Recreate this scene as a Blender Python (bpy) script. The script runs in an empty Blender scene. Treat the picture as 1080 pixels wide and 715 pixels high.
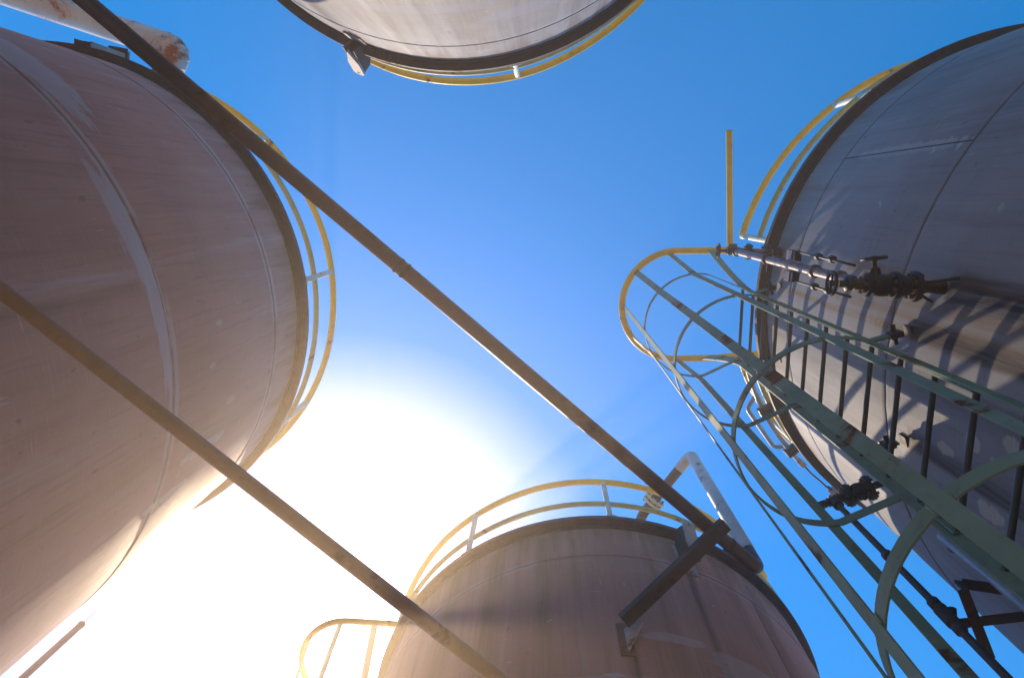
import bpy, bmesh, math, random
from mathutils import Vector, Matrix
random.seed(7)
R = math.radians
sc = bpy.context.scene
col = sc.collection

# ------------------------------------------------------------------ camera
EYE = 1.5                                   # eye height above the ground
cam_d = bpy.data.cameras.new('camera')
cam_d.sensor_width = 36.0; cam_d.lens = 24.0
cam_d.clip_start = 0.02; cam_d.clip_end = 2000
cam = bpy.data.objects.new('camera', cam_d); col.objects.link(cam)
right = Vector((0.99901381, 0.00867037, 0.04354583))
down = Vector((0.0, 0.98074836, -0.19527583))
fwd = Vector((-0.04440061, 0.19508325, 0.97978116))
m3 = Matrix((right, -down, -fwd)).transposed()
cam.matrix_world = Matrix.Translation((0, 0, EYE)) @ m3.to_4x4()
sc.camera = cam

# ------------------------------------------------------------------ sky and sun
SUN_AZ = R(117.0)                           # counter-clockwise from +X
SUN_EL = R(52.5)
w = bpy.data.worlds.new('World'); sc.world = w; w.use_nodes = True
nt = w.node_tree; nt.nodes.clear()
out = nt.nodes.new('ShaderNodeOutputWorld')
bg = nt.nodes.new('ShaderNodeBackground'); bg.inputs['Strength'].default_value = 0.15
sky = nt.nodes.new('ShaderNodeTexSky'); sky.sky_type = 'NISHITA'
sky.sun_disc = False
sky.sun_elevation = SUN_EL
sky.sun_rotation = R(90) - SUN_AZ
sky.air_density = 1.0; sky.dust_density = 1.2; sky.ozone_density = 4.0
hs = nt.nodes.new('ShaderNodeHueSaturation')           # polarised, deep-blue rendering of the clear sky
hs.inputs['Hue'].default_value = .494; hs.inputs['Saturation'].default_value = 2.45; hs.inputs['Value'].default_value = 1.42
nt.links.new(sky.outputs[0], hs.inputs['Color']); nt.links.new(hs.outputs[0], bg.inputs[0]); nt.links.new(bg.outputs[0], out.inputs[0])

sd = Vector((math.cos(SUN_EL) * math.cos(SUN_AZ), math.cos(SUN_EL) * math.sin(SUN_AZ), math.sin(SUN_EL)))
sun_d = bpy.data.lights.new('sun', 'SUN'); sun_d.energy = 4.6; sun_d.angle = R(0.5)
sun_d.color = (1.0, 0.81, 0.56)
sun = bpy.data.objects.new('sun', sun_d); col.objects.link(sun)
sun.location = sd * 40
sun.rotation_euler = sd.to_track_quat('Z', 'Y').to_euler()

sc.view_settings.view_transform = 'Standard'; sc.view_settings.look = 'None'
sc.view_settings.exposure = 0.34; sc.view_settings.gamma = 1.0
sc.cycles.use_denoising = True
sc.cycles.max_bounces = 8; sc.cycles.volume_bounces = 0

# ------------------------------------------------------------------ node helpers
class NT:
    def __init__(s, name):
        s.m = bpy.data.materials.new(name); s.m.use_nodes = True
        s.t = s.m.node_tree; s.t.nodes.clear()
        s.out = s.n('ShaderNodeOutputMaterial'); s.b = s.n('ShaderNodeBsdfPrincipled')
        s.t.links.new(s.b.outputs[0], s.out.inputs[0])
    def n(s, k): return s.t.nodes.new(k)
    def put(s, sock, v):
        if v is None: return
        if isinstance(v, bpy.types.NodeSocket): s.t.links.new(v, sock)
        else: sock.default_value = v
    def math(s, op, a, b=None, c=None, clamp=False):
        n = s.n('ShaderNodeMath'); n.operation = op; n.use_clamp = clamp
        for i, v in enumerate((a, b, c)): s.put(n.inputs[i], v)
        return n.outputs[0]
    def step(s, v, lo, hi):
        n = s.n('ShaderNodeMapRange'); n.interpolation_type = 'SMOOTHSTEP'
        s.put(n.inputs[0], v); n.inputs[1].default_value = lo; n.inputs[2].default_value = hi
        return n.outputs[0]
    def noise(s, vec, scale, detail=4, rough=.55, dist=0):
        n = s.n('ShaderNodeTexNoise'); s.put(n.inputs['Vector'], vec)
        n.inputs['Scale'].default_value = scale; n.inputs['Detail'].default_value = detail
        n.inputs['Roughness'].default_value = rough; n.inputs['Distortion'].default_value = dist
        return n.outputs[0]
    def mix(s, f, a, b):
        n = s.n('ShaderNodeMix'); n.data_type = 'RGBA'
        s.put(n.inputs[0], f)
        for k, v in ((6, a), (7, b)):
            if isinstance(v, tuple): v = (*v[:3], 1)
            s.put(n.inputs[k], v)
        return n.outputs[2]
    def xyz(s, x, y, z):
        n = s.n('ShaderNodeCombineXYZ')
        for i, v in enumerate((x, y, z)): s.put(n.inputs[i], v)
        return n.outputs[0]
    def coord(s, name='Object'):
        return s.n('ShaderNodeTexCoord').outputs[name]
    def bump(s, h, strength, dist=.01):
        n = s.n('ShaderNodeBump'); n.inputs['Strength'].default_value = strength
        n.inputs['Distance'].default_value = dist; s.put(n.inputs['Height'], h)
        s.t.links.new(n.outputs[0], s.b.inputs['Normal'])

def coat(name, base, dark, rough=.5, rust=None, rust_amt=.5, scale=9.0, metal=0.0, spec=.5, stretch=(1, 1, 1)):
    """weathered paint or bare metal: tone variation, grime, optional rust patches, fine relief"""
    k = NT(name)
    mp = k.n('ShaderNodeMapping'); k.put(mp.inputs[0], k.coord()); mp.inputs['Scale'].default_value = stretch
    v = mp.outputs[0]
    n1 = k.noise(v, scale, 5, .6); n2 = k.noise(v, scale * 5.3, 4, .6)
    c = k.mix(k.step(n1, .35, .68), base, dark)
    c = k.mix(k.math('MULTIPLY', k.step(n2, .55, .75), .45), c, tuple(x * .55 for x in dark))
    rr = k.math('MULTIPLY_ADD', n2, .3, rough - .12)
    if rust:
        n3 = k.noise(v, scale * .55, 8, .68, .4)
        f = k.step(n3, .62 - rust_amt * .2, .68 - rust_amt * .2)
        n4 = k.noise(v, scale * 4, 5, .65)
        rc = k.mix(k.step(n4, .35, .65), rust, tuple(x * .35 for x in rust))
        halo = k.step(n3, .55 - rust_amt * .2, .66 - rust_amt * .2)
        c = k.mix(k.math('MULTIPLY', halo, .5), c, tuple(a * .5 + b * .5 for a, b in zip(rust, base)))
        c = k.mix(f, c, rc)
        rr = k.math('MAXIMUM', rr, k.math('MULTIPLY', f, .85))
    k.put(k.b.inputs['Base Color'], c); k.put(k.b.inputs['Roughness'], rr)
    k.b.inputs['Metallic'].default_value = metal
    k.b.inputs['Specular IOR Level'].default_value = spec
    k.bump(n2, .25, .004)
    return k.m

SEAMS = (0.7, 2.15, 3.6, 5.05, 6.5)          # heights of the girth seams

def wall_mat(name, base, dark, pale, stains=(), patches=(), band=.3, seed=0.0, specks=.3, rough=.68, streak=.55):
    """painted tank plate: vertical wash marks, grime, rust runs under fittings, brushed repaint patches"""
    k = NT(name)
    sep = k.n('ShaderNodeSeparateXYZ'); k.put(sep.inputs[0], k.coord())
    x, y, z = sep.outputs
    az = k.math('ARCTAN2', y, x)
    u = k.math('MULTIPLY', az, 2.0)
    uz = k.xyz(u, z, seed)
    cloud = k.noise(uz, .9, 5, .6)
    stre = k.noise(k.xyz(k.math('MULTIPLY', u, 7.0), k.math('MULTIPLY', z, .35), seed + 3), 1.0, 5, .65)
    fine = k.noise(k.xyz(k.math('MULTIPLY', u, 42.0), k.math('MULTIPLY', z, 1.6), seed + 5), 1.0, 3, .6)
    brush = k.noise(k.xyz(k.math('MULTIPLY', u, 5.0), k.math('MULTIPLY', z, 70.0), seed + 9), 1.0, 3, .6)
    grain = k.noise(uz, 60.0, 3, .6)
    c = k.mix(k.step(cloud, .35, .68), base, dark)
    c = k.mix(k.math('MULTIPLY', k.step(stre, .48, .72), streak), c, tuple(v * .72 for v in dark))
    c = k.mix(k.math('MULTIPLY', k.step(stre, .45, .28), .35), c, pale)
    c = k.mix(k.math('MULTIPLY', k.step(fine, .5, .72), .30), c, tuple(v * .6 for v in dark))
    c = k.mix(k.math('MULTIPLY', k.step(brush, .52, .72), .16), c, pale)
    # hairline scratches and chips
    s1 = k.noise(k.xyz(k.math('MULTIPLY', u, 3.5), k.math('MULTIPLY', z, 46.0), seed + 61), 1.0, 2, .5)
    s2 = k.noise(k.xyz(k.math('MULTIPLY', u, 50.0), k.math('MULTIPLY', z, 4.5), seed + 67), 1.0, 2, .5)
    sm = k.noise(k.xyz(u, z, seed + 71), 1.1, 3, .5)
    f = k.math('MULTIPLY', k.math('MAXIMUM', k.step(s1, .70, .735), k.step(s2, .69, .72)), k.step(sm, .47, .58))
    c = k.mix(k.math('MULTIPLY', f, .55), c, pale)
    s3 = k.noise(k.xyz(k.math('MULTIPLY', u, 16.0), k.math('MULTIPLY', z, 6.0), seed + 83), 1.0, 3, .6)
    c = k.mix(k.math('MULTIPLY', k.step(s3, .66, .72), .45), c, tuple(v * .45 for v in dark))
    # dirt line and touch-up paint along each girth seam
    edge = k.noise(k.xyz(k.math('MULTIPLY', u, 1.3), z, seed + 17), 1.0, 4, .6)
    for h in SEAMS[2:]:
        d = k.math('ABSOLUTE', k.math('SUBTRACT', z, h))
        dd = k.math('ADD', d, k.math('MULTIPLY', k.math('SUBTRACT', brush, .5), .035))
        f = k.math('MULTIPLY', k.math('SUBTRACT', 1.0, k.step(dd, .035, .06)), k.step(edge, .44, .52))
        c = k.mix(k.math('MULTIPLY', f, band), c, pale)
        f2 = k.math('SUBTRACT', 1.0, k.step(d, .004, .014))
        c = k.mix(k.math('MULTIPLY', f2, .55), c, tuple(v * .4 for v in dark))
    # rust bleeding from the curb ring
    top = k.step(k.math('ADD', z, k.math('MULTIPLY', k.math('SUBTRACT', stre, .5), 1.1)), 6.62, 7.05)
    c = k.mix(k.math('MULTIPLY', top, .55), c, (.20, .105, .05))
    wob = k.noise(k.xyz(k.math('MULTIPLY', u, 3.0), z, seed + 31), 1.6, 4, .6)
    for (a, zt, ln, wd, st, cc) in stains:
        da = k.math('MULTIPLY', k.math('SUBTRACT', az, R(a)), 2.0)
        da = k.math('ABSOLUTE', k.math('ADD', da, k.math('MULTIPLY', k.math('SUBTRACT', wob, .5), .05)))
        f = k.math('SUBTRACT', 1.0, k.step(da, wd * .15, wd))
        below = k.math('SUBTRACT', zt, z)
        f = k.math('MULTIPLY', f, k.step(below, -.01, .03))
        f = k.math('MULTIPLY', f, k.math('SUBTRACT', 1.0, k.step(below, ln * .3, ln)))
        f = k.math('MULTIPLY', f, k.math('MULTIPLY_ADD', k.step(fine, .3, .6), .5, .5))
        c = k.mix(k.math('MULTIPLY', f, st, None, True), c, cc)
    rag = k.noise(uz, 5.0, 6, .7)
    rag2 = k.noise(k.xyz(k.math('MULTIPLY', u, 1.0), k.math('MULTIPLY', z, 9.0), seed + 2), 2.2, 4, .7)
    for (a, zc, wa, hz, st, cc) in patches:
        da = k.math('DIVIDE', k.math('MULTIPLY', k.math('SUBTRACT', az, R(a)), 2.0), wa)
        dz = k.math('DIVIDE', k.math('SUBTRACT', z, zc), hz)
        d = k.math('SQRT', k.math('ADD', k.math('POWER', da, 2.0), k.math('POWER', dz, 2.0)))
        d = k.math('ADD', d, k.math('MULTIPLY', k.math('SUBTRACT', rag, .5), 1.0))
        d = k.math('ADD', d, k.math('MULTIPLY', k.math('SUBTRACT', rag2, .5), 1.3))
        f = k.math('SUBTRACT', 1.0, k.step(d, .72, .95))
        c = k.mix(k.math('MULTIPLY', f, k.math('MULTIPLY_ADD', brush, st, st * .35), None, True), c, cc)
    sp = k.noise(k.xyz(u, z, seed + 40), 9.0, 2, .5)
    sp2 = k.noise(k.xyz(u, z, seed + 50), .8, 2, .5)
    f = k.math('MULTIPLY', k.step(sp, .705, .735), k.step(sp2, .5, .6))
    c = k.mix(k.math('MULTIPLY', f, specks), c, tuple(min(.6, v * 1.5) for v in pale))
    k.put(k.b.inputs['Base Color'], c)
    k.put(k.b.inputs['Roughness'], k.math('MULTIPLY_ADD', stre, .3, rough - .15))
    k.b.inputs['Specular IOR Level'].default_value = .13
    h = k.math('ADD', k.math('MULTIPLY', cloud, 6.0), k.math('ADD', grain, k.math('MULTIPLY', fine, .6)))
    k.bump(h, .22, .006)
    return k.m

# ------------------------------------------------------------------ mesh helpers
def frame_of(t, hint=None):
    t = t.normalized()
    up = Vector(hint) if hint is not None else (Vector((0, 0, 1)) if abs(t.z) < .9 else Vector((1, 0, 0)))
    a = t.cross(up).normalized(); b = a.cross(t).normalized()
    return a, b

class MB:
    def __init__(s): s.v = []; s.f = []; s.sm = []
    def ringset(s, rings, closed=False, caps=True, smooth=True):
        n = len(rings[0]); base = len(s.v)
        for r in rings: s.v.extend(r)
        m = len(rings)
        for i in range(m if closed else m - 1):
            a = base + i * n; b = base + ((i + 1) % m) * n
            for j in range(n):
                s.f.append((a + j, a + (j + 1) % n, b + (j + 1) % n, b + j)); s.sm.append(smooth)
        if caps and not closed:
            s.f.append(tuple(base + j for j in reversed(range(n)))); s.sm.append(False)
            e = base + (m - 1) * n
            s.f.append(tuple(e + j for j in range(n))); s.sm.append(False)
        return s
    def tube(s, path, r, n=14, closed=False):
        P = [Vector(p) for p in path]; m = len(P); rings = []; a = None
        rs = r if isinstance(r, (list, tuple)) else [r] * m
        for i in range(m):
            if closed: t = P[(i + 1) % m] - P[i - 1]
            else: t = P[min(i + 1, m - 1)] - P[max(i - 1, 0)]
            t.normalize()
            if a is None: a, b = frame_of(t)
            else:
                a = (a - t * a.dot(t)).normalized(); b = a.cross(t).normalized()
            rings.append([P[i] + (a * math.cos(2 * math.pi * j / n) + b * math.sin(2 * math.pi * j / n)) * rs[i] for j in range(n)])
        return s.ringset(rings, closed)
    def bar(s, path, wdirs, width, thick):
        """flat bar along a path; wdirs gives the direction of the wide side at each point"""
        P = [Vector(p) for p in path]; m = len(P); rings = []
        for i in range(m):
            t = (P[min(i + 1, m - 1)] - P[max(i - 1, 0)]).normalized()
            wd = Vector(wdirs[i] if isinstance(wdirs[0], (tuple, list, Vector)) else wdirs)
            wd = (wd - t * wd.dot(t)).normalized(); nd = t.cross(wd).normalized()
            A = wd * width * .5; Bv = nd * thick * .5
            rings.append([P[i] + A + Bv, P[i] - A + Bv, P[i] - A - Bv, P[i] + A - Bv])
        base = len(s.v)
        return s.ringset(rings, False, True, False)
    def box(s, c, ax, ay, az):
        """centre and three half-extent vectors"""
        c, ax, ay, az = (Vector(q) for q in (c, ax, ay, az)); b = len(s.v)
        for k in (-1, 1):
            for (i, j) in ((-1, -1), (1, -1), (1, 1), (-1, 1)): s.v.append(c + ax * i + ay * j + az * k)
        for q in ((0, 3, 2, 1), (4, 5, 6, 7), (0, 1, 5, 4), (1, 2, 6, 5), (2, 3, 7, 6), (3, 0, 4, 7)):
            s.f.append(tuple(b + i for i in q)); s.sm.append(False)
        return s
    def prism(s, poly, d):
        """planar polygon (3-D points) extruded by vector d"""
        n = len(poly); b = len(s.v); d = Vector(d)
        s.v.extend(Vector(p) for p in poly); s.v.extend(Vector(p) + d for p in poly)
        s.f.append(tuple(b + i for i in reversed(range(n)))); s.f.append(tuple(b + n + i for i in range(n))); s.sm += [False, False]
        for i in range(n):
            s.f.append((b + i, b + (i + 1) % n, b + n + (i + 1) % n, b + n + i)); s.sm.append(False)
        return s
    def lathe(s, prof, c, axis, n=20, closed=False):
        """profile [(radius, along)] turned round an axis through c"""
        axis = Vector(axis).normalized(); a, b = frame_of(axis); c = Vector(c)
        rings = [[c + axis * h + (a * math.cos(2 * math.pi * j / n) + b * math.sin(2 * math.pi * j / n)) * max(r, 1e-4) for j in range(n)] for r, h in prof]
        return s.ringset(rings, closed, True, True)
    def mesh(s, name, org, sharp=38, bevel=0):
        me = bpy.data.meshes.new(name); o = Vector(org)
        me.from_pydata([tuple(Vector(p) - o) for p in s.v], [], s.f)
        for p, q in zip(me.polygons, s.sm): p.use_smooth = q
        bm = bmesh.new(); bm.from_mesh(me)
        bmesh.ops.recalc_face_normals(bm, faces=bm.faces)
        if bevel:
            es = [e for e in bm.edges if len(e.link_faces) == 2 and e.calc_face_angle(0) > R(50)]
            bmesh.ops.bevel(bm, geom=es, offset=bevel, segments=2, affect='EDGES', profile=.6, clamp_overlap=True)
        for e in bm.edges:
            if len(e.link_faces) == 2 and e.calc_face_angle(0) > R(sharp): e.smooth = False
        bm.to_mesh(me); bm.free(); me.update()
        return me
    def build(s, name, mat, parent=None, bevel=0, label=None, org=None):
        if org is None: org = world_loc(parent) if parent else (0, 0, 0)
        me = s.mesh(name, org, bevel=bevel); me.materials.append(mat)
        o = bpy.data.objects.new(name, me); col.objects.link(o)
        if parent: o.parent = parent
        else: o.location = org
        if label: o['label'] = label
        return o

def world_loc(o):
    v = Vector(o.location)
    while o.parent: o = o.parent; v += Vector(o.location)
    return v
def tag(o, label=None, cat=None, group=None, kind=None):
    if label: o['label'] = label
    if cat: o['category'] = cat
    if group: o['group'] = group
    if kind: o['kind'] = kind
    return o
def thing(name, loc, label, cat, group=None):
    o = bpy.data.objects.new(name, None); col.objects.link(o)
    o.location = loc; o.empty_display_size = .2
    return tag(o, label, cat, group)
def copy_tree(o, parent=None):
    c = o.copy(); col.objects.link(c); c.parent = parent
    for ch in list(o.children): copy_tree(ch, c)
    return c
def H(x, y, h): return Vector((x, y, h + EYE))       # h is height above the eye
def rot(v, a): return Vector((v[0] * math.cos(a) - v[1] * math.sin(a), v[0] * math.sin(a) + v[1] * math.cos(a), v[2]))
def arc(c, r, a0, a1, z, n=48):
    return [Vector((c[0] + r * math.cos(R(a0 + (a1 - a0) * i / n)), c[1] + r * math.sin(R(a0 + (a1 - a0) * i / n)), z)) for i in range(n + 1)]
def smooth_path(pts, rad, n=6):
    """polyline with its inner corners rounded to the given radius"""
    P = [Vector(p) for p in pts]; o = [P[0]]
    for i in range(1, len(P) - 1):
        a = (P[i - 1] - P[i]); b = (P[i + 1] - P[i]); la, lb = a.length, b.length
        a.normalize(); b.normalize(); ang = a.angle(b)
        d = min(rad / math.tan(ang / 2), la * .49, lb * .49)
        p0 = P[i] + a * d; p1 = P[i] + b * d
        for k in range(n + 1):
            t = k / n; o.append(p0 * (1 - t) ** 2 + P[i] * 2 * t * (1 - t) + p1 * t * t)
    o.append(P[-1]); return o

# ------------------------------------------------------------------ materials
RUST = (.16, .06, .025); DRUST = (.06, .035, .025)
M = {}
M['curb'] = coat('dark_rusty_steel', (.06, .034, .026), (.03, .019, .016), .65, (.12, .05, .025), .5, 6)
M['inner'] = coat('seam_shadow_steel', (.05, .045, .045), (.03, .03, .03), .8, None, 0, 5)
M['roof'] = coat('roof_paint', (.30, .30, .31), (.22, .22, .23), .6, RUST, .2, 2)
M['yellow'] = coat('yellow_paint', (.93, .54, .012), (.84, .46, .012), .5, (.22, .10, .03), .12, 7)
M['faded'] = coat('faded_olive_yellow_paint', (.52, .46, .17), (.42, .37, .14), .5, (.2, .11, .04), .15, 7)
M['cream'] = coat('cream_paint', (.60, .60, .50), (.50, .51, .42), .5, (.2, .11, .04), .1, 8)
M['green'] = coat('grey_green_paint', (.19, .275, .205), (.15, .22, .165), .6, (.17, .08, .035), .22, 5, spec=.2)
M['rung'] = coat('dark_and_shaded_green_paint', (.040, .050, .042), (.03, .036, .032), .5, (.1, .05, .03), .15, 8)  # rungs: ladder green with their backlit shade painted in; clamps are dark green
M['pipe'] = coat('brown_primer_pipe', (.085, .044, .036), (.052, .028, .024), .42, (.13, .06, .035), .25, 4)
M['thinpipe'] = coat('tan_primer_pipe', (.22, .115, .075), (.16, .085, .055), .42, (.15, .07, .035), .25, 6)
M['pale'] = coat('pale_grey_pipe', (.62, .57, .57), (.50, .45, .45), .5, (.24, .12, .07), .25, 4)
M['rustwhite'] = coat('white_paint_with_rust', (.56, .55, .58), (.46, .45, .48), .5, (.46, .13, .018), .72, 2.3)
M['beam'] = coat('rusted_channel', (.055, .034, .026), (.035, .022, .018), .7, (.11, .045, .02), .5, 7)
M['lug'] = coat('weathered_lug', (.46, .38, .34), (.36, .28, .25), .6, (.26, .11, .05), .35, 6)
M['iron'] = coat('black_iron', (.035, .028, .028), (.022, .018, .018), .5, (.075, .032, .018), .35, 14, .3)
M['rod'] = coat('dark_rusty_rod', (.06, .042, .042), (.04, .028, .028), .55, (.1, .045, .025), .4, 12)
M['mauve'] = coat('weathered_mauve_pipe', (.22, .165, .19), (.15, .11, .13), .45, (.12, .06, .05), .35, 10)
M['rustface'] = coat('rust_streaked_plate', (.20, .085, .045), (.12, .05, .03), .7, (.24, .09, .03), .5, 7)
M['bolt'] = coat('bolt_steel', (.12, .10, .09), (.07, .06, .055), .45, (.12, .06, .03), .4, 30, .5)
M['cable'] = coat('black_cable', (.02, .02, .022), (.014, .014, .015), .5)
M['conduit'] = coat('galvanised_conduit', (.44, .45, .48), (.34, .35, .38), .4, None, 0, 8, .4)
M['pole'] = coat('pinkish_pole_paint', (.45, .34, .30), (.38, .28, .25), .5, None, 0, 6)

OCH = (.21, .125, .05); DK = (.045, .04, .045); BRN = (.10, .062, .04)
PALE1 = (.56, .52, .58)
tankmat = [
    wall_mat('glare_tinted_taupe_paint', (.56, .30, .255), (.47, .25, .21), (.58, .48, .50),  # left tank: base colour reddened to carry the warm sun glare
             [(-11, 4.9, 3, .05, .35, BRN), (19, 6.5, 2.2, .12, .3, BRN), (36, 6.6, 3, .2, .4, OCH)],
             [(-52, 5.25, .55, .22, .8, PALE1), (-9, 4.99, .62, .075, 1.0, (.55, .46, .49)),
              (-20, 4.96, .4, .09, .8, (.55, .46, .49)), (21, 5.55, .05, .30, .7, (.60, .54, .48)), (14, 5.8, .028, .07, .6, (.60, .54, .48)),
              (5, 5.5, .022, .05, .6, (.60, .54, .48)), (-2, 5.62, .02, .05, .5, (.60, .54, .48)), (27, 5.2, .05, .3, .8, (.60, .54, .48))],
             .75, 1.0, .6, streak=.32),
    wall_mat('light_grey_tank_paint', (.36, .35, .36), (.28, .275, .29), (.46, .46, .48),
             [(114, 6.6, 3, .10, .6, BRN), (119, 6.4, 3, .05, .5, OCH), (99, 6.7, 2.4, .05, .35, BRN), (84, 6.7, 1.6, .16, .3, OCH)],
             [(92, 5.6, .6, .1, .5, (.30, .32, .42)), (70, 5.9, .5, .15, .5, (.33, .35, .44))], .3, 7.0, .2),
    wall_mat('blue_grey_tank_paint', (.30, .30, .335), (.235, .237, .265), (.38, .38, .41),
             [(-168.7, 4.66, 4, .11, 1.0, DK), (-167.3, 4.60, 3, .05, .8, BRN), (-171.5, 5.9, 4, .05, .45, OCH), (-168.0, 5.7, 1.2, .05, .8, OCH),
              (-173.6, 5.75, 5, .035, .5, OCH), (-175.8, 6.55, 4, .035, .8, OCH), (-175.2, 4.86, 4, .07, 1.0, DK), (-174.4, 4.8, 4, .04, .6, BRN),
              (168.7, 4.86, 4, .05, .9, BRN), (169.4, 4.84, 3, .08, .6, DK), (157, 5.2, 3, .05, .6, BRN), (172, 6.9, .5, .4, .55, (.26, .2, .15)),
              (-170, 6.95, .6, .5, .5, (.27, .22, .18)), (-150, 6.9, .4, .8, .4, (.25, .22, .2)), (178, 5.0, 3.6, .1, .35, DK)],
             [(-147.3, 5.75, .045, .75, .75, (.42, .42, .46)), (-172, 5.75, .32, .65, .35, (.31, .315, .35)), (-157, 5.9, .5, .5, .3, (.31, .315, .36)),
              (166, 4.2, .05, .10, .9, (.48, .44, .38)), (171, 4.5, .04, .08, .9, (.48, .44, .38)), (174, 4.3, .05, .06, .9, (.5, .46, .4)),
              (163, 4.05, .05, .08, .9, (.48, .44, .38)), (176, 4.05, .05, .07, .8, (.5, .46, .4)), (170, 3.9, .05, .06, .8, (.5, .46, .4))],
             .12, 13.0, .5),
    wall_mat('glare_tinted_mauve_paint', (.50, .25, .19), (.41, .20, .15), (.52, .39, .37),  # bottom tank: warm glare tint worked into the paint colour
             [(-88, 5.4, 3, .04, .8, BRN), (-104, 6.9, 2.6, .10, .6, OCH), (-116, 6.9, 2.6, .14, .6, OCH), (-128, 6.9, 3, .16, .5, OCH), (-97, 6.8, 1.6, .05, .4, OCH),
              (-71, 6.6, 2.2, .05, .7, BRN), (-80, 6.9, 2.6, .05, .4, OCH), (-60, 6.9, 2, .1, .4, OCH), (-52, 6.8, 2.2, .14, .4, BRN)],
             [(-66, 5.35, .33, .15, .5, (.52, .42, .41)), (-80, 5.5, .25, .05, .5, (.5, .43, .46)), (-56, 5.15, .2, .05, .4, (.52, .42, .41)), (-92, 5.1, .08, .03, .6, PALE1)],
             .45, 21.0, .4)]

# ------------------------------------------------------------------ ground
g = NT('ground_gravel_concrete')
v = g.coord()
n1 = g.noise(v, .35, 6, .6); n2 = g.noise(v, 14, 5, .65)
c = g.mix(g.step(n1, .35, .65), (.56, .42, .28), (.46, .35, .24))
c = g.mix(g.math('MULTIPLY', g.step(n2, .45, .7), .4), c, (.2, .17, .14))
g.put(g.b.inputs['Base Color'], c); g.b.inputs['Roughness'].default_value = .9
g.bump(n2, .6, .02)
mb = MB(); nn = 24
for j in range(nn + 1):
    for i in range(nn + 1):
        mb.v.append(Vector((-240 + 480 * i / nn, -240 + 480 * j / nn, 0)))
for j in range(nn):
    for i in range(nn):
        a = j * (nn + 1) + i; mb.f.append((a, a + 1, a + nn + 2, a + nn + 1)); mb.sm.append(False)
tag(mb.build('ground', g.m), kind='structure')

# ------------------------------------------------------------------ tanks
TC = [(-4.006, .786), (-.635, -3.056), (3.78, .791), (.492, 4.732)]
RW = 1.992; ZT = 7.0                          # wall radius, height of the curb ring
LV = [0.0] + list(SEAMS) + [ZT - .012]
TL = ['taupe storage tank filling the left side, its seam brushed with pale touch-up paint',
      'light grey storage tank cut off by the top edge of the view',
      'blue-grey rust-streaked storage tank on the right, behind the caged ladder and the valves',
      'brownish mauve storage tank at the bottom, behind the dark channel bracket']
plate_cache = {}
def plate_mesh(k, az0, span):
    """one curved shell plate of course k, edges pulled in at the welds"""
    key = (k, round(span, 2))
    z0, z1 = LV[k] + .003, LV[k + 1] - .003
    ga = .0035 / RW
    n = 30; mb = MB(); zs = [z0, z0 + .006, z0 + .03] + [z0 + (z1 - z0) * t for t in (.25, .5, .75)] + [z1 - .03, z1 - .006, z1]
    dr = [-.006, -.0015, 0, 0, 0, 0, 0, -.0015, -.006]
    th = [ga, ga + .003] + [ga + .003 + (span - 2 * ga - .006) * i / n for i in range(1, n)] + [span - ga - .003, span - ga]
    rows = []
    for zz, d in zip(zs, dr):
        row = []
        for i, t in enumerate(th):
            e = -.005 if i in (0, len(th) - 1) else 0
            rr = RW + min(d, e) ; a = az0 + t
            row.append(Vector((rr * math.cos(a), rr * math.sin(a), zz)))
        rows.append(row)
    b = 0; m = len(th)
    for row in rows: mb.v.extend(row)
    for j in range(len(rows) - 1):
        for i in range(m - 1):
            q = j * m + i; mb.f.append((q, q + 1, q + m + 1, q + m)); mb.sm.append(True)
    return mb.mesh('shell_plate', (0, 0, 0), sharp=60)

def ring_rect(mb, r0, r1, z0, z1, n=160):
    prof = [(r0, z0), (r1, z0), (r1, z1), (r0, z1)]
    rings = [[Vector((r * math.cos(2 * math.pi * i / n), r * math.sin(2 * math.pi * i / n), z)) for r, z in prof] for i in range(n)]
    mb.ringset(rings, True, False, False); return mb

first = None
curb = ring_rect(ring_rect(MB(), RW - .01, 2.062, ZT, ZT + .014), 2.050, 2.0615, ZT + .0145, ZT + .055)
curb_me = curb.mesh('curb_ring', (0, 0, 0), 60)
lip = ring_rect(MB(), RW - .008, RW + .012, ZT - .045, ZT - .003); lip_me = lip.mesh('curb_lip', (0, 0, 0), 60)
rf = MB(); n = 96
rf.lathe([(2.045, ZT + .056), (1.2, ZT + .26), (.3, ZT + .46), (.3, ZT + .56), (.02, ZT + .565)], (0, 0, 0), (0, 0, 1), n); roof_me = rf.mesh('roof', (0, 0, 0))
gw_me = {}
for h_ in SEAMS:
    rings_ = [[Vector(((RW - .003 + .006 * math.cos(a_)) * math.cos(2 * math.pi * i_ / 200), (RW - .003 + .006 * math.cos(a_)) * math.sin(2 * math.pi * i_ / 200), h_ + .008 * math.sin(a_))) for a_ in (-1.4, -.7, 0, .7, 1.4)] for i_ in range(200)]
    gw_me[h_] = MB().ringset(rings_, True, False).mesh('girth_weld', (0, 0, 0))
inn = MB(); inn.lathe([(RW - .014, .01), (RW - .014, ZT - .01)], (0, 0, 0), (0, 0, 1), 96); inner_me = inn.mesh('shell_backing', (0, 0, 0))
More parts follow.
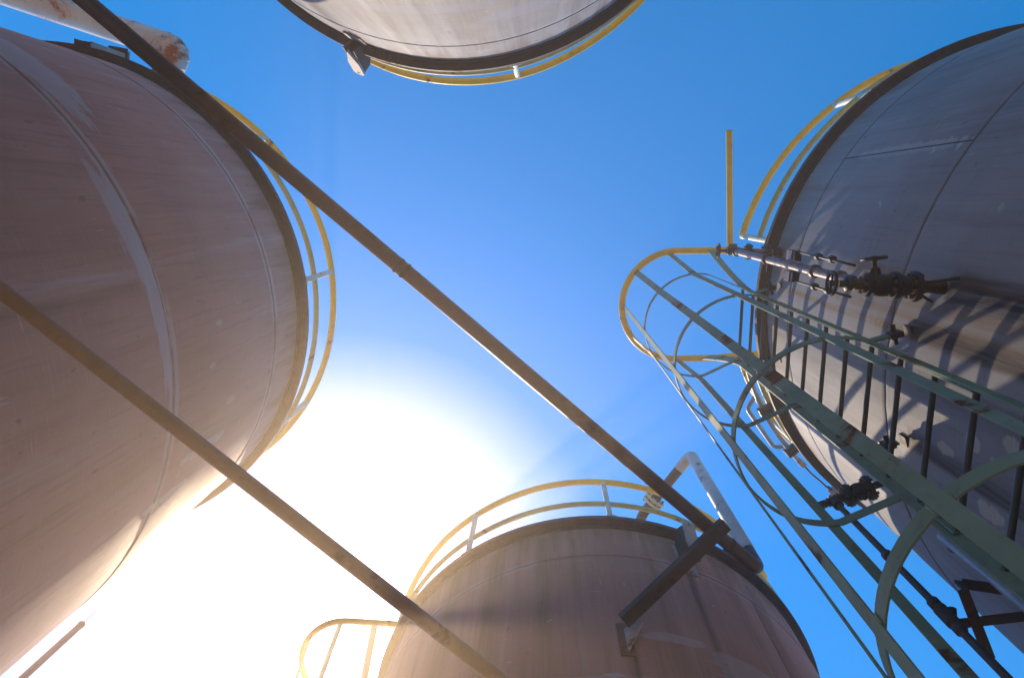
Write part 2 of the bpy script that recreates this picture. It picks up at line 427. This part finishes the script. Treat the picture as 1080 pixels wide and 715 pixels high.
# azimuth of one vertical seam per course
OFFS = {0: [20, 65, 20, 50, 50, 52], 1: [20, 65, 30, 20, 20, 20], 2: [20, 65, 10, 120, -147.3, -120], 3: [10, 50, 100, 66, -54, 80]}
for ti, (cx, cy) in enumerate(TC):
    t = thing('storage_tank', (cx, cy, 0), TL[ti], 'storage tank', 'four steel storage tanks')
    def put(name, me, mat):
        o = bpy.data.objects.new(name, me); col.objects.link(o); o.parent = t
        if not me.materials: me.materials.append(None)
        o.material_slots[0].link = 'OBJECT'; o.material_slots[0].material = mat
        return o
    for k in range(6):
        npl = 3
        for q in range(npl):
            key = (k, npl)
            if key not in plate_cache: plate_cache[key] = plate_mesh(k, 0, 2 * math.pi / npl)
            # plates share one mesh per course; each is baked at its own azimuth so that object space stays the tank's
            me = plate_cache[key].copy(); me.transform(Matrix.Rotation(R(OFFS[ti][k]) + q * 2 * math.pi / npl, 4, 'Z'))
            s = 1 + random.uniform(-.0006, .0006); me.transform(Matrix.Diagonal((s, s, 1, 1)))
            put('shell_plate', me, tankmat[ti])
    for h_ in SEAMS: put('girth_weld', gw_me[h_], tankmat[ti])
    put('shell_backing', inner_me, M['inner']); put('curb_ring', curb_me, M['curb']); put('curb_lip', lip_me, M['curb']); put('roof', roof_me, M['roof'])

# ------------------------------------------------------------------ guard rails round the roofs
RR = 2.02
def guard_rail(ti, a0, a1, posts, label, zt=6.38, zm=5.88, foot=()):
    cx, cy = TC[ti]
    am = R((a0 + a1) / 2)
    t = thing('guard_rail', (cx + RR * math.cos(am), cy + RR * math.sin(am), EYE + 5.57), label, 'guard rail', 'guard rails round the tank roofs')
    ph = random.uniform(0, 6)
    def wavy(z0):
        o = []
        for p in arc((cx, cy), RR, a0, a1, z0, 60):
            q = math.atan2(p.y - cy, p.x - cx)
            o.append(p + Vector((p.x - cx, p.y - cy, 0)).normalized() * (.004 * math.sin(q * 5 + ph) + .002 * math.sin(q * 11 + ph)) + Vector((0, 0, .004 * math.sin(q * 4 + 2 * ph))))
        return o
    MB().tube(wavy(EYE + zt), .030, 14).build('top_rail', M['yellow'], t)
    MB().tube(wavy(EYE + zm), .024, 12).build('mid_rail', M['faded'], t)
    for a in posts:
        x, y = cx + RR * math.cos(R(a)), cy + RR * math.sin(R(a))
        p = MB().tube([(x, y, EYE + 5.5 + .057), (x, y, EYE + zt - .02)], .026, 12).build('post', M['cream'], t)
        f = MB().box((x, y, EYE + 5.5 + .063), rot((.045, 0, 0), R(a)), rot((0, .045, 0), R(a)), (0, 0, .006)).build('foot_plate', M['cream'], p, org=world_loc(t))
    return t
guard_rail(0, -66, 72, (-43, -4.7, 33.5, 71), 'yellow guard rail curving round the roof of the left tank')
guard_rail(1, 116, 28, (78, 40), 'yellow guard rail round the tank at the top edge', 6.22, 5.80)
t3r = guard_rail(2, -166.3, -95, (-166.3, -127.6, -96), 'yellow guard rail above the blue-grey tank, running up from the valve pipe')
guard_rail(2, 159.5, 118, (159.5, 140, 119), 'short yellow guard rail seen behind the ladder stringer on the blue-grey tank')
guard_rail(3, -171, -30, (-163, -125, -87, -48.5), 'yellow guard rail curving over the mauve tank at the bottom')
# self-closing bar at the head of the ladder
t = thing('gate_bar', H(1.70, .36, 6.33), 'single straight yellow tube sticking out from the top of the caged ladder', 'gate bar')
MB().tube([H(1.643, -.605, 6.33), H(1.704, .40, 6.33)], .028, 14).build('bar', M['yellow'], t)
MB().tube([H(1.643, -.612, 6.33), H(1.643, -.604, 6.33)], .031, 14).build('end_cap', M['faded'], t)
MB().box(H(1.725, .40, 6.33), (.035, 0, 0), (0, .02, 0), (0, 0, .03)).build('hinge', M['rod'], t)

# ------------------------------------------------------------------ caged ladder
LX, LY0, LY1 = 1.60, .682, 1.262
CX, CY, CR = 1.25, .985, .42
t = thing('caged_ladder', H(1.45, .97, -1.5), 'grey-green caged ladder with a yellow top hoop, rising in front of the blue-grey tank', 'ladder', 'caged ladders on the tanks')
ladder = t
for y0, y1, wt in ((LY0, .437, .066), (LY1, 1.43, .085)):
    pts = [H(LX, y0, -1.42), H(LX, y0, 1.5), H(LX, y0, 4.0), H(LX, y0, 5.35)]
    for i in range(1, 9):
        s = i / 8; pts.append(H(LX - .07 * s, y0 + (y1 - y0) * s ** 1.25, 5.35 + .95 * s))
    st = MB().bar(pts, (1, .12 if y0 < 1 else -.45, 0), wt, .011).build('stringer', M['green'], t, bevel=.0015)
    MB().box(H(LX + .002, y0 + (.010 if y0 < 1 else -.010), 2.62), (.03, 0, 0), (0, .004, 0), (0, 0, .13)).build('splice_plate', M['green'], st, org=world_loc(t))
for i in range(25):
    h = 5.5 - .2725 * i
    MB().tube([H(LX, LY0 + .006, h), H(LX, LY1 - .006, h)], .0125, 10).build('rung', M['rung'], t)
def hoop_path(h, xe0, xe1, cx=CX, cy=CY, r=CR, y0=LY0, y1=LY1):
    pts = [H(xe0, y0, h)]
    a0 = math.atan2(cy - r - y0, 0) ; n = 40
    for i in range(n + 1):
        a = R(-80) - R(200) * i / n
        pts.append(H(cx + r * math.cos(a), cy + r * math.sin(a), h))
    pts.append(H(xe1, y1, h)); return pts
for h in (5.5, 4.22, 2.87, 1.55):
    p = hoop_path(h, LX - .006, LX - .006)
    hp = MB().bar(p, (0, 0, 1), .052, .007).build('hoop', M['green'], t, bevel=.001)
    wb = MB()
    for sx, sy in ((1.195, .562), (.938, .700), (.828, 1.035), (.885, 1.204), (1.285, 1.408)):
        q = Vector((sx - CX, sy - CY, 0)).normalized(); tg = Vector((-q.y, q.x, 0)); c0 = H(CX, CY, h) + q * (CR + .004)
        for k in (-1, 1):
            e = c0 + tg * k * .027
            wb.lathe([(.002, -.020), (.0055, -.012), (.0045, 0), (.006, .010), (.002, .019)], e, (0, 0, 1), 6)
    wb.build('weld', M['green'], hp, org=world_loc(t))['kind'] = 'stuff'
# yellow head hoop
th = [H(2.02, .475, 6.33), H(1.72, .44, 6.33)]
for i in range(41):
    a = R(-92) - R(176) * i / 40
    th.append(H(1.245 + .505 * math.cos(a), .945 + .505 * math.sin(a), 6.33))
th += [H(1.60, 1.442, 6.33), H(2.03, 1.40, 6.33)]
MB().tube(th, .031, 14).build('top_hoop', M['yellow'], t)
# vertical cage strips (lower foot, attachment on the head hoop)
for (x, y, tx, ty) in ((1.195, .562, 1.164, .470), (.938, .700, .853, .625), (.828, 1.035, .752, .945), (.885, 1.204, .845, 1.245), (1.285, 1.408, 1.243, 1.442)):
    nrm = Vector((x - CX, y - CY, 0)).normalized(); tang = Vector((-nrm.y, nrm.x, 0))
    x, y = CX + nrm.x * (CR + .007), CY + nrm.y * (CR + .007)
    pts = [H(x, y, -.35), H(x, y, 1.5), H(x, y, 4.0), H(x, y, 5.40)]
    for i in range(1, 8):
        s = i / 7; pts.append(H(x + (tx - x) * s, y + (ty - y) * s, 5.40 + .92 * s))
    MB().bar(pts, tuple(tang), .050, .006).build('cage_strip', M['green'], t, bevel=.001)
# stand-offs to the shell
for h in (5.22, 3.37, 1.5, -.4):
    for y, yw in ((LY0, .628), (LY1, 1.19)):
        xw = 3.78 - math.sqrt(RW ** 2 - (yw - .791) ** 2) + .004
        a, b = H(LX + .01, y, h), H(xw, yw, h); d = (b - a).normalized(); side = Vector((-d.y, d.x, 0))
        so = MB().box((a + b) * .5 - d * .02, d * ((b - a).length * .5 - .02), side * .006, (0, 0, .026)).build('stand_off', M['green'], t)
        q = a + d * ((b - a).length * .62)
        MB().box(q, d * .03, side * .014, (0, 0, .034)).build('bolt_plate', M['rod'], so, org=world_loc(t))
        MB().tube([q - side * .05, q + side * .05], .012, 6).build('bolt', M['iron'], so, org=world_loc(t))
        MB().box(b - d * .006, d * .006, side * .026, (0, 0, .034)).build('wall_pad', M['beam'], so, org=world_loc(t))

# second ladder, on the bottom tank
l2 = copy_tree(ladder)
da = R(2.8); rel = Vector(ladder.location) - Vector((TC[2][0], TC[2][1], 0)); rr = rot(rel, da)
l2.location = (TC[3][0] + rr.x, TC[3][1] + rr.y, rel.z); l2.rotation_euler = (0, 0, da)
l2['label'] = 'sunlit caged ladder whose yellow head hoop sticks out at the left of the bottom tank'

# ------------------------------------------------------------------ long pipes
def z_(h): return Vector((0, 0, h))
def weld(mb, c, d, r): mb.lathe([(r, -.012), (r + .004, -.004), (r + .004, .004), (r, .012)], c, d, 20); return mb
PB = (1.503, 2.510, 4.404); PA = (PB[0] - 3.987 * 2.2, PB[1] - 3.599 * 2.2, 4.4 - .45 * 2.2)
P1 = [H(*PA), H(*PB), H(PB[0], PB[1], 6.62), H(PB[0] - .50, PB[1] + .70, 6.62), H(PB[0] - .54, PB[1] + .76, 5.8)]
d1 = (P1[1] - P1[0]).normalized()
t = thing('process_pipe', H(1.47, 2.48, 4.4), 'long dark brown pipe crossing the view diagonally, turning up in a pale riser', 'pipe')
k = P1[1] - d1 * .30
NS = 24; LL = (k - P1[0]).length
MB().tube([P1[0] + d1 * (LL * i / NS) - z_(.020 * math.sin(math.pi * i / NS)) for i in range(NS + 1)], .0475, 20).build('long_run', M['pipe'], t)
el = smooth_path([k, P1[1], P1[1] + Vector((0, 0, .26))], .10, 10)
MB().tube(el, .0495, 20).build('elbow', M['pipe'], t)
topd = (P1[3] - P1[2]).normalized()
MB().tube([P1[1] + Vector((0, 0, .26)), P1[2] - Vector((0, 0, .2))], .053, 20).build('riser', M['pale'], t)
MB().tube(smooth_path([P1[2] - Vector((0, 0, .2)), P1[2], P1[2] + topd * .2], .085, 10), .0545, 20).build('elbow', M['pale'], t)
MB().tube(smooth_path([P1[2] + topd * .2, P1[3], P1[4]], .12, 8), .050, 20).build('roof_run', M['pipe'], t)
fl = P1[2] + topd * .62
mb = MB()
for s in (-.022, .022): mb.lathe([(.05, -.014), (.108, -.014), (.108, .014), (.05, .014)], fl + topd * s, topd, 24)
f = mb.build('flange', M['cream'], t, bevel=.002)
a_, b_ = frame_of(topd)
for j in range(8):
    q = fl + (a_ * math.cos(j * math.pi / 4) + b_ * math.sin(j * math.pi / 4)) * .086
    MB().tube([q - topd * .055, q + topd * .055], .012, 6).build('bolt', M['bolt'], f, org=world_loc(t))
for c_, r_ in ((k, .049), (P1[1] - d1 * 3.16 - z_(.0165), .0488), (P1[1] - d1 * 3.21 - z_(.0165), .0485), (P1[1] - d1 * 7.5 - z_(.018), .0485)):
    weld(MB(), c_, d1, r_).build('weld_bead', M['beam'], t)

p2 = [Vector((-.826, .122)), Vector((-.113, .739))]
hz = 2.1
a, b = H(p2[0].x * hz, p2[0].y * hz, hz), H(p2[1].x * hz, p2[1].y * hz, hz); d2 = (b - a).normalized()
a = a - d2 * 1.9; b = b + d2 * 1.3
t = thing('utility_pipe', (a + b) * .5, 'slender sunlit brown pipe passing low in front of the left tank and the bottom tank', 'pipe')
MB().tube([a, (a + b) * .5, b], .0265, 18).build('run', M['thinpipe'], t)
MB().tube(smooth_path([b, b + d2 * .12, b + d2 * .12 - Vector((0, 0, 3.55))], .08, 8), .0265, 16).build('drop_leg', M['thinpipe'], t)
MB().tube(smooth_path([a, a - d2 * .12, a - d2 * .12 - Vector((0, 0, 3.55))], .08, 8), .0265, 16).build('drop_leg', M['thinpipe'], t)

# rust-stained white vent pipe over the left tank
t = thing('vent_pipe', H(-3.5, -1.15, 5.57), 'white pipe with big orange rust patches bending onto the roof of the left tank', 'pipe')
v0, v1, v2, v3 = H(-7.4, -2.74, 6.22), H(-3.16, -1.335, 6.22), H(-3.50, -.90, 6.22), H(-3.50, -.90, 5.6)
dv = (v1 - v0).normalized(); de = (v2 - v1).normalized()
MB().tube([v0, v0 + dv * 2, v1 - dv * .26], .112, 22).build('run', M['rustwhite'], t)
pts = smooth_path([v1 - dv * .26, v1, v1 + de * .26], .22, 4)
MB().tube(pts, .1125, 26).build('elbow', M['rustwhite'], t)
for i in range(len(pts)):
    tt = (pts[min(i + 1, len(pts) - 1)] - pts[max(i - 1, 0)]).normalized()
    MB().lathe([(.111, -.006), (.1145, -.002), (.1145, .002), (.111, .006)], pts[i], tt, 26).build('mitre_weld', M['rustwhite'], t)
MB().tube(smooth_path([v1 + de * .26, v2, v3], .2, 6), .112, 22).build('nozzle', M['rustwhite'], t)

# ------------------------------------------------------------------ brackets
def out_in(ti, azd):
    n = Vector((math.cos(R(azd)), math.sin(R(azd)), 0)); return n, Vector((-n.y, n.x, 0)), Vector((TC[ti][0], TC[ti][1], EYE))
# lifting lugs: pad on the shell, two gussets, front plate with an eye
def lug(ti, azd, h0, label, hw=.062, nb=.085):
    n, s, c = out_in(ti, azd); z = Vector((0, 0, 1)); base = c + n * RW
    t = thing('lifting_lug', base + z * h0, label, 'lug', 'lifting lugs on the tanks')
    MB().box(base + n * .005 + z * (h0 + .13), n * .005, s * hw * 1.5, z * .21).build('pad', M['lug'], t)
    ld = (z * .42 + n * .075).normalized(); p0 = base + n * nb + z * (h0 - .06); L = .48
    for k in (-1, 1):
        q = base + n * .011 + s * k * (hw - .010)
        MB().prism([q + z * (h0 + .10), q + z * (h0 + .34), q - n * .011 + n * nb + z * (h0 + .44), p0 + s * k * (hw - .010) + ld * (L - hw), p0 + s * k * (hw - .010) + ld * .01],
                   s * k * .009).build('gusset', M['beam'] if k < 0 else M['rustface'], t)
    eye = p0 + ld * (L - hw); nrm = ld.cross(s).normalized()
    if nrm.dot(n) < 0: nrm = -nrm
    N = 28; o1 = []; i1 = []
    for j in range(N):
        a = 2 * math.pi * j / N; dx, dz = math.cos(a), math.sin(a)
        r_ = hw if dz >= 0 else min(hw / max(abs(dx), 1e-5), (L - hw) / max(-dz, 1e-5))
        o1.append(eye + s * dx * r_ + ld * dz * r_); i1.append(eye + (s * dx + ld * dz) * hw * .30)
    th = .022
    rings = [o1, i1, [p + nrm * th for p in i1], [p + nrm * th for p in o1]]
    mb = MB(); mb.ringset(rings, True, False, False); mb.build('eye_plate', M['lug'], t)
    MB().tube([eye - nrm * .012, eye + nrm * .002], hw * .52, 16).build('eye_washer', M['rod'], t)
lug(3, -70.6, 5.0, 'rusty pale lifting lug on the bottom tank beside the dark channel bracket', .050, .12)
lug(1, 112.2, 5.33, 'rusty lifting lug hanging over the edge of the tank at the top', .046, .10)

# dark channel bracket carrying the thick pipe
z = Vector((0, 0, 1))
ba, bb = H(.53, 2.655, 3.985), H(1.225, 2.105, 4.262); bd = (bb - ba).normalized(); bs = z.cross(bd).normalized(); bz = bd.cross(bs).normalized()
t = thing('channel_bracket', H(.53, 2.735, 3.9), 'dark rusted channel bracket on the bottom tank, holding up the thick pipe', 'bracket')
L2 = (bb - ba).length * .5; mid = (ba + bb) * .5
MB().box(mid, bd * L2, bs * .043, bz * .0045).build('web', M['beam'], t)
for k in (-1, 1):
    MB().box(mid + bs * k * .0395 + bz * .0290, bd * L2, bs * .0040, bz * .0240).build('channel_flange', M['beam'], t)
n, s, c = out_in(3, -88.9); base = c + n * RW
MB().box(base + n * .006 + z * 3.93, n * .006, s * .045, z * .16).build('pad', M['rustface'], t)
q = base + n * .012 + z * 4.03
MB().prism([q, q - z * .24, q - z * .24 + n * .02, q + n * .06 + s * .12 - z * .005, q + n * .05 + s * .10 + z * .025], s * .010 - n * .004).build('gusset', M['lug'], t)

# box bracket under the vent pipe on the left tank
n, s, c = out_in(0, -79.3); base = c + n * RW
t = thing('pipe_support', base + z * 5.57, 'box bracket with a rust-stained face under the white pipe on the left tank', 'bracket')
MB().box(base + n * .062 + z * 5.585, n * .050, s * .058, z * .010).build('bottom_plate', M['beam'], t)
MB().box(base + n * .012 + z * 5.80, n * .006, s * .058, z * .20).build('back_plate', M['beam'], t)
MB().box(base + n * .062 - s * .065 + z * 5.80, n * .056, s * .006, z * .22).build('side_plate', M['beam'], t)
MB().box(base + n * .062 + s * .065 + z * 5.80, n * .056, s * .006, z * .22).build('side_plate', M['lug'], t, label='pale rust-stained side plate')
MB().box(base + n * .075 + z * 6.033, n * .085, s * .078, z * .012).build('shelf', M['beam'], t)
MB().box(base + n * .10 + z * 6.075, n * .045, s * .06, z * .028).build('saddle', M['mauve'], t)

# ------------------------------------------------------------------ valves on the blue-grey tank
def nd(azd): return Vector((math.cos(R(azd)), math.sin(R(azd)), 0))
def flange(name, mat, parent, c, d, r, th=.016, bolts=6, br=.010):
    mb = MB(); mb.lathe([(.02, -th), (r, -th), (r, th), (.02, th)], c, d, 22)
    f = mb.build(name, mat, parent, bevel=.0015)
    a, b = frame_of(d)
    for j in range(bolts):
        q = c + (a * math.cos(2 * math.pi * j / bolts + .3) + b * math.sin(2 * math.pi * j / bolts + .3)) * (r - .018)
        MB().tube([q - d * (th + .016), q + d * (th + .016)], br, 6).build('bolt', M['bolt'], f, org=world_loc(parent))
    return f
def handwheel(mat, parent, c, d, r):
    a, b = frame_of(d); mb = MB()
    mb.tube([c + (a * math.cos(2 * math.pi * j / 24) + b * math.sin(2 * math.pi * j / 24)) * r for j in range(24)], .0075, 8, True)
    for j in range(4): mb.tube([c, c + (a * math.cos(j * math.pi / 2) + b * math.sin(j * math.pi / 2)) * r], .005, 6)
    mb.lathe([(.014, -.012), (.014, .012)], c, d, 10)
    return mb.build('handwheel', mat, parent)

# level gauge: lower block valve, upper block valve, stand pipe between them
n = Vector((-1, -.045, 0)).normalized(); s = Vector((-n.y, n.x, 0))
t = thing('level_gauge', H(1.80, .385, 3.15), 'level gauge of black valves and mauve pipe clamped to the blue-grey tank', 'gauge')
wl = H(1.812, .392, 3.15)
def along(d, h=0.0, side=0.0): return wl + n * d + z * h + s * side
MB().tube([along(0.0), along(.10)], [.032, .022], 14).build('nozzle', M['iron'], t)
for sy in (-.075, .055):
    MB().tube([along(-.004, -.10 if sy > 0 else .09, sy), along(.135, 0, sy * .2)], .0075, 8).build('brace', M['iron'], t)
flange('flange', M['iron'], t, along(.135), n, .070, .012, 8)
MB().lathe([(.03, -.03), (.045, -.02), (.05, 0), (.045, .02), (.03, .03)], along(.185), n, 18).build('gland', M['iron'], t)
flange('flange', M['iron'], t, along(.222), n, .064, .011, 8)
MB().lathe([(.025, -.05), (.044, -.04), (.052, -.015), (.052, .015), (.044, .04), (.025, .05)], along(.285), n, 20).build('valve_body', M['iron'], t)
bn = (s * 1.0 + n * .15 + z * .18).normalized()
vb = along(.300)
MB().tube([vb, vb + bn * .075, vb + bn * .08, vb + bn * .125], [.026, .022, .010, .010], 12).build('bonnet', M['iron'], t)
handwheel(M['iron'], t, vb + bn * .12, bn, .050)
flange('flange', M['iron'], t, along(.345), n, .055, .010, 6, .008)
MB().tube([along(.345), along(.40), along(.41), along(.47)], [.026, .026, .017, .017], 12).build('stem', M['rod'], t)
MB().lathe([(.02, -.02), (.034, -.012), (.034, .012), (.02, .02)], along(.425), n, 8).build('packing_nut', M['iron'], t)
handwheel(M['iron'], t, along(.50), n, .052)
# upper valve
up = 2.19
MB().tube([along(0, up), along(.05, up)], [.05, .028], 14).build('nozzle', M['iron'], t)
flange('flange', M['iron'], t, along(.10, up), n, .066, .012, 6, .009)
MB().tube([along(.03, up), along(.40, up)], .026, 14).build('upper_arm', M['mauve'], t)
flange('flange', M['iron'], t, along(.235, up), n, .062, .012, 6, .009)
MB().lathe([(.02, -.04), (.032, -.03), (.032, .03), (.02, .04)], along(.36, up), n, 10).build('packing_nut', M['rod'], t)
MB().tube([along(.40, up), along(.47, up)], .010, 8).build('stem', M['rod'], t)
handwheel(M['rod'], t, along(.462, up), n, .050)
# stand pipe
sp = .335
MB().tube([along(sp, .16), along(sp, up - .03)], .0245, 16).build('stand_pipe', M['mauve'], t)
for hh in (up - .05, 1.42, .62, .30):
    MB().lathe([(.024, -.02), (.037, -.014), (.037, .014), (.024, .02)], along(sp, hh), z, 10).build('coupling', M['rod'] if hh > .7 else M['mauve'], t)
MB().box(along(sp, 1.38, -.02), n * .012, s * .06, z * .008).build('clip', M['iron'], t)
for k in (-1, 1):
    MB().box(along(sp, .98, k * .062), n * .022, s * .030, z * .045).build('gauge_block', M['mauve'], t, bevel=.003)
    MB().box(along(sp, .90, k * .062), n * .020, s * .028, z * .012).build('block_cap', M['iron'], t)
    MB().tube([along(sp, .94, k * .085), along(sp + .01, .14, k * .075)], .0065, 8).build('gauge_rod', M['iron'], t)
    for hh in (.42, .60):
        MB().lathe([(.007, -.03), (.02, -.016), (.02, .016), (.007, .03)], along(sp, hh, k * .081), z, 8).build('rod_nut', M['iron'], t)
MB().tube([along(0, 1.74, -.02), along(sp, 1.70, 0)], .008, 8).build('stay', M['rod'], t)

# outlet valve with drain pipe
n = nd(157.2); s = Vector((-n.y, n.x, 0)); wl = Vector((TC[2][0], TC[2][1], EYE + 3.72)) + n * (RW - .004)
t = thing('outlet_valve', wl, 'black flanged valve with a thin brown drain pipe dropping beside the caged ladder', 'valve')
MB().tube([along(0), along(.11)], .020, 14).build('nozzle', M['iron'], t)
flange('flange', M['iron'], t, along(.105), n, .072, .013, 8)
MB().lathe([(.02, -.045), (.045, -.035), (.052, 0), (.045, .035), (.02, .045)], along(.165), n, 18).build('valve_body', M['iron'], t)
MB().tube([along(.165), along(.165, -.055), along(.165, -.06), along(.165, -.085)], [.028, .026, .014, .014], 10).build('bonnet', M['iron'], t)
flange('flange', M['iron'], t, along(.225), n, .066, .013, 8)
MB().tube([along(.225), along(.345)], .026, 14).build('tee', M['iron'], t)
MB().lathe([(.015, -.02), (.03, -.014), (.03, .014), (.015, .02)], along(.285), n, 12).build('union_nut', M['rod'], t)
MB().lathe([(.012, -.03), (.024, -.02), (.024, .02), (.012, .03)], along(.375), n, 8).build('plug', M['rod'], t)
MB().tube([along(.39, 0), along(.41, .01, -.03)], .006, 6).build('plug_pin', M['iron'], t)
dp = along(.308)
MB().tube([dp, dp - z * .07], .029, 14).build('reducer', M['iron'], t)
MB().tube([dp - z * .05, dp - z * 2.0, dp - z * 5.2], .0165, 14).build('drain_pipe', M['rod'], t)
for hh in (.62, 1.02, 1.20): MB().lathe([(.0165, -.022), (.026, -.014), (.026, .014), (.0165, .022)], dp - z * hh, z, 12).build('coupling', M['rod'], t)
MB().lathe([(.0165, -.06), (.029, -.05), (.029, .05), (.0165, .06)], dp - z * 1.11, z, 14).build('sleeve', M['beam'], t)

# angle frame clamping the drain pipe to the shell
t = thing('pipe_bracket', H(1.93, 1.60, 2.62), 'dark angle-iron frame holding the drain pipe off the blue-grey tank', 'bracket')
def flat(a, b, name, w2=.024, t2=.006):
    a, b = Vector(a), Vector(b); d = (b - a).normalized(); sd_ = Vector((-d.y, d.x, 0))
    MB().box((a + b) * .5, d * ((b - a).length * .5), sd_ * t2, z * w2).build(name, M['beam'], t)
    MB().box((a + b) * .5 + sd_ * .021 - z * (w2 - .004), d * ((b - a).length * .5), sd_ * .015, z * .004).build('angle_leg', M['beam'], t)
flat(H(1.945, 1.600, 2.66), H(1.722, 1.566, 2.66), 'arm')
flat(H(1.985, 1.690, 2.63), H(1.690, 1.735, 2.63), 'arm')
flat(H(1.716, 1.545, 2.612), H(1.835, 1.830, 2.575), 'cross_piece')
MB().tube([H(1.70, 1.70, 2.63), dp * 1.0 + Vector((.03, -.02, H(0, 0, 2.63).z - dp.z))], .018, 8).build('clamp', M['iron'], t)

# pale conduits and cable at the roof edge behind the ladder
t = thing('conduit', H(2.05, 1.92, 5.57), 'pale bent conduit with two clamps along the roof edge behind the caged ladder', 'conduit')
cc = (TC[2][0], TC[2][1])
def onr(r, azd, h): return Vector((cc[0] + r * math.cos(R(azd)), cc[1] + r * math.sin(R(azd)), EYE + h))
MB().tube([onr(2.105, a_, 5.82) for a_ in range(162, 134, -2)], .021, 12).build('run', M['conduit'], t)
MB().tube(smooth_path([onr(2.105, 154.5, 5.92), onr(2.21, 152.5, 5.92), onr(2.19, 141, 5.92), onr(2.10, 139.5, 5.90)], .06, 6), .019, 12).build('loop', M['conduit'], t)
for azd in (151.6, 139.4):
    nn_ = nd(azd); ss_ = Vector((-nn_.y, nn_.x, 0))
    for k in (-1, 1):
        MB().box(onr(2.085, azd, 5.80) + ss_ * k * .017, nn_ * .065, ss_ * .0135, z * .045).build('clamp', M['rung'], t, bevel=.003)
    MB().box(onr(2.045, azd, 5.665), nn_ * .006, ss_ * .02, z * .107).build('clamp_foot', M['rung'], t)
MB().tube([onr(2.105, 134.3, 5.82), onr(2.11, 132, 5.78), onr(2.105, 130, 5.70), onr(2.11, 127.6, 5.66)], .008, 8).build('cable', M['cable'], t)
MB().tube([onr(2.105, 136.0, 5.82), onr(2.105, 134, 5.82)], .026, 12).build('gland', M['lug'], t)

def fitting(ti, azd, h, label):
    c = Vector((TC[ti][0], TC[ti][1], EYE)); nn_ = nd(azd); ss_ = Vector((-nn_.y, nn_.x, 0))
    p = c + nn_ * 2.10 + z * h
    t = thing('junction_box', p, label, 'junction box', 'junction boxes at the roof edges')
    MB().box(p, nn_ * .035, ss_ * .045, z * .035).build('box', M['conduit'], t, bevel=.006)
    MB().lathe([(.012, 0), (.024, .006), (.024, .03), (.012, .04)], p + nn_ * .035, nn_, 12).build('cap', M['mauve'], t)
    MB().tube([p + ss_ * .045, p + ss_ * .085], .014, 8).build('gland', M['rod'], t)
    MB().tube([p - z * .035, p - z * .07], .013, 8).build('gland', M['rod'], t)
    MB().box(p - nn_ * .035 - z * (h - 5.575) * .5 , nn_ * .006, ss_ * .016, z * ((h - 5.575) * .5 + .02)).build('bracket', M['rod'], t)
fitting(2, 126.3, 5.66, 'small pale junction box at the end of a black cable on the blue-grey tank')
fitting(1, 139.0, 5.70, 'small pale junction box peeping over the rim of the tank at the top')

# thin vertical conduit on the shell beside the ladder
t = thing('shell_conduit', H(1.83, 1.42, -1.5), 'slim blue-grey conduit running up the tank wall behind the lower ladder stringer', 'conduit')
MB().tube([H(1.812, 1.500, -1.49), H(1.812, 1.500, 2.95)], .021, 12).build('run', M['conduit'], t)
for hh in (-.6, .6, 1.8, 2.9): MB().box(H(1.855, 1.520, hh), (.03, .012, 0), (-.005, .035, 0), (0, 0, .015)).build('strap', M['rod'], t)

# slender pole in the glare at the lower left
px, py = -.778 * 4.4, .691 * 4.4
t = thing('lightning_rod', H(px, py, -1.5), 'slender pinkish pole with a needle tip in the bright gap at the lower left', 'pole')
MB().tube([H(px, py, -1.49), H(px, py, 4.4)], .024, 12).build('pole', M['pole'], t)
MB().lathe([(.024, 0), (.027, .01), (.027, .03), (.008, .045)], H(px, py, 4.395), (0, 0, 1), 12).build('ferrule', M['pole'], t)
MB().tube([H(px, py, 4.43), H(px, py, 4.68)], [.005, .002], 6).build('needle', M['pole'], t)

# ------------------------------------------------------------------ volume added to imitate lens glare round the sun
hz_ = bpy.data.materials.new('glare_haze'); hz_.use_nodes = True
ht = hz_.node_tree; ht.nodes.clear()
ho = ht.nodes.new('ShaderNodeOutputMaterial'); hv = ht.nodes.new('ShaderNodeVolumePrincipled')
hv.inputs['Color'].default_value = (1.0, .80, .60, 1)
hv.inputs['Density'].default_value = .018
hv.inputs['Anisotropy'].default_value = .73
ht.links.new(hv.outputs[0], ho.inputs['Volume'])
mb = MB().box((0, 0, 4.2), (260, 0, 0), (0, 260, 0), (0, 0, 5.2))
tag(mb.build('glare_haze', hz_), kind='stuff')
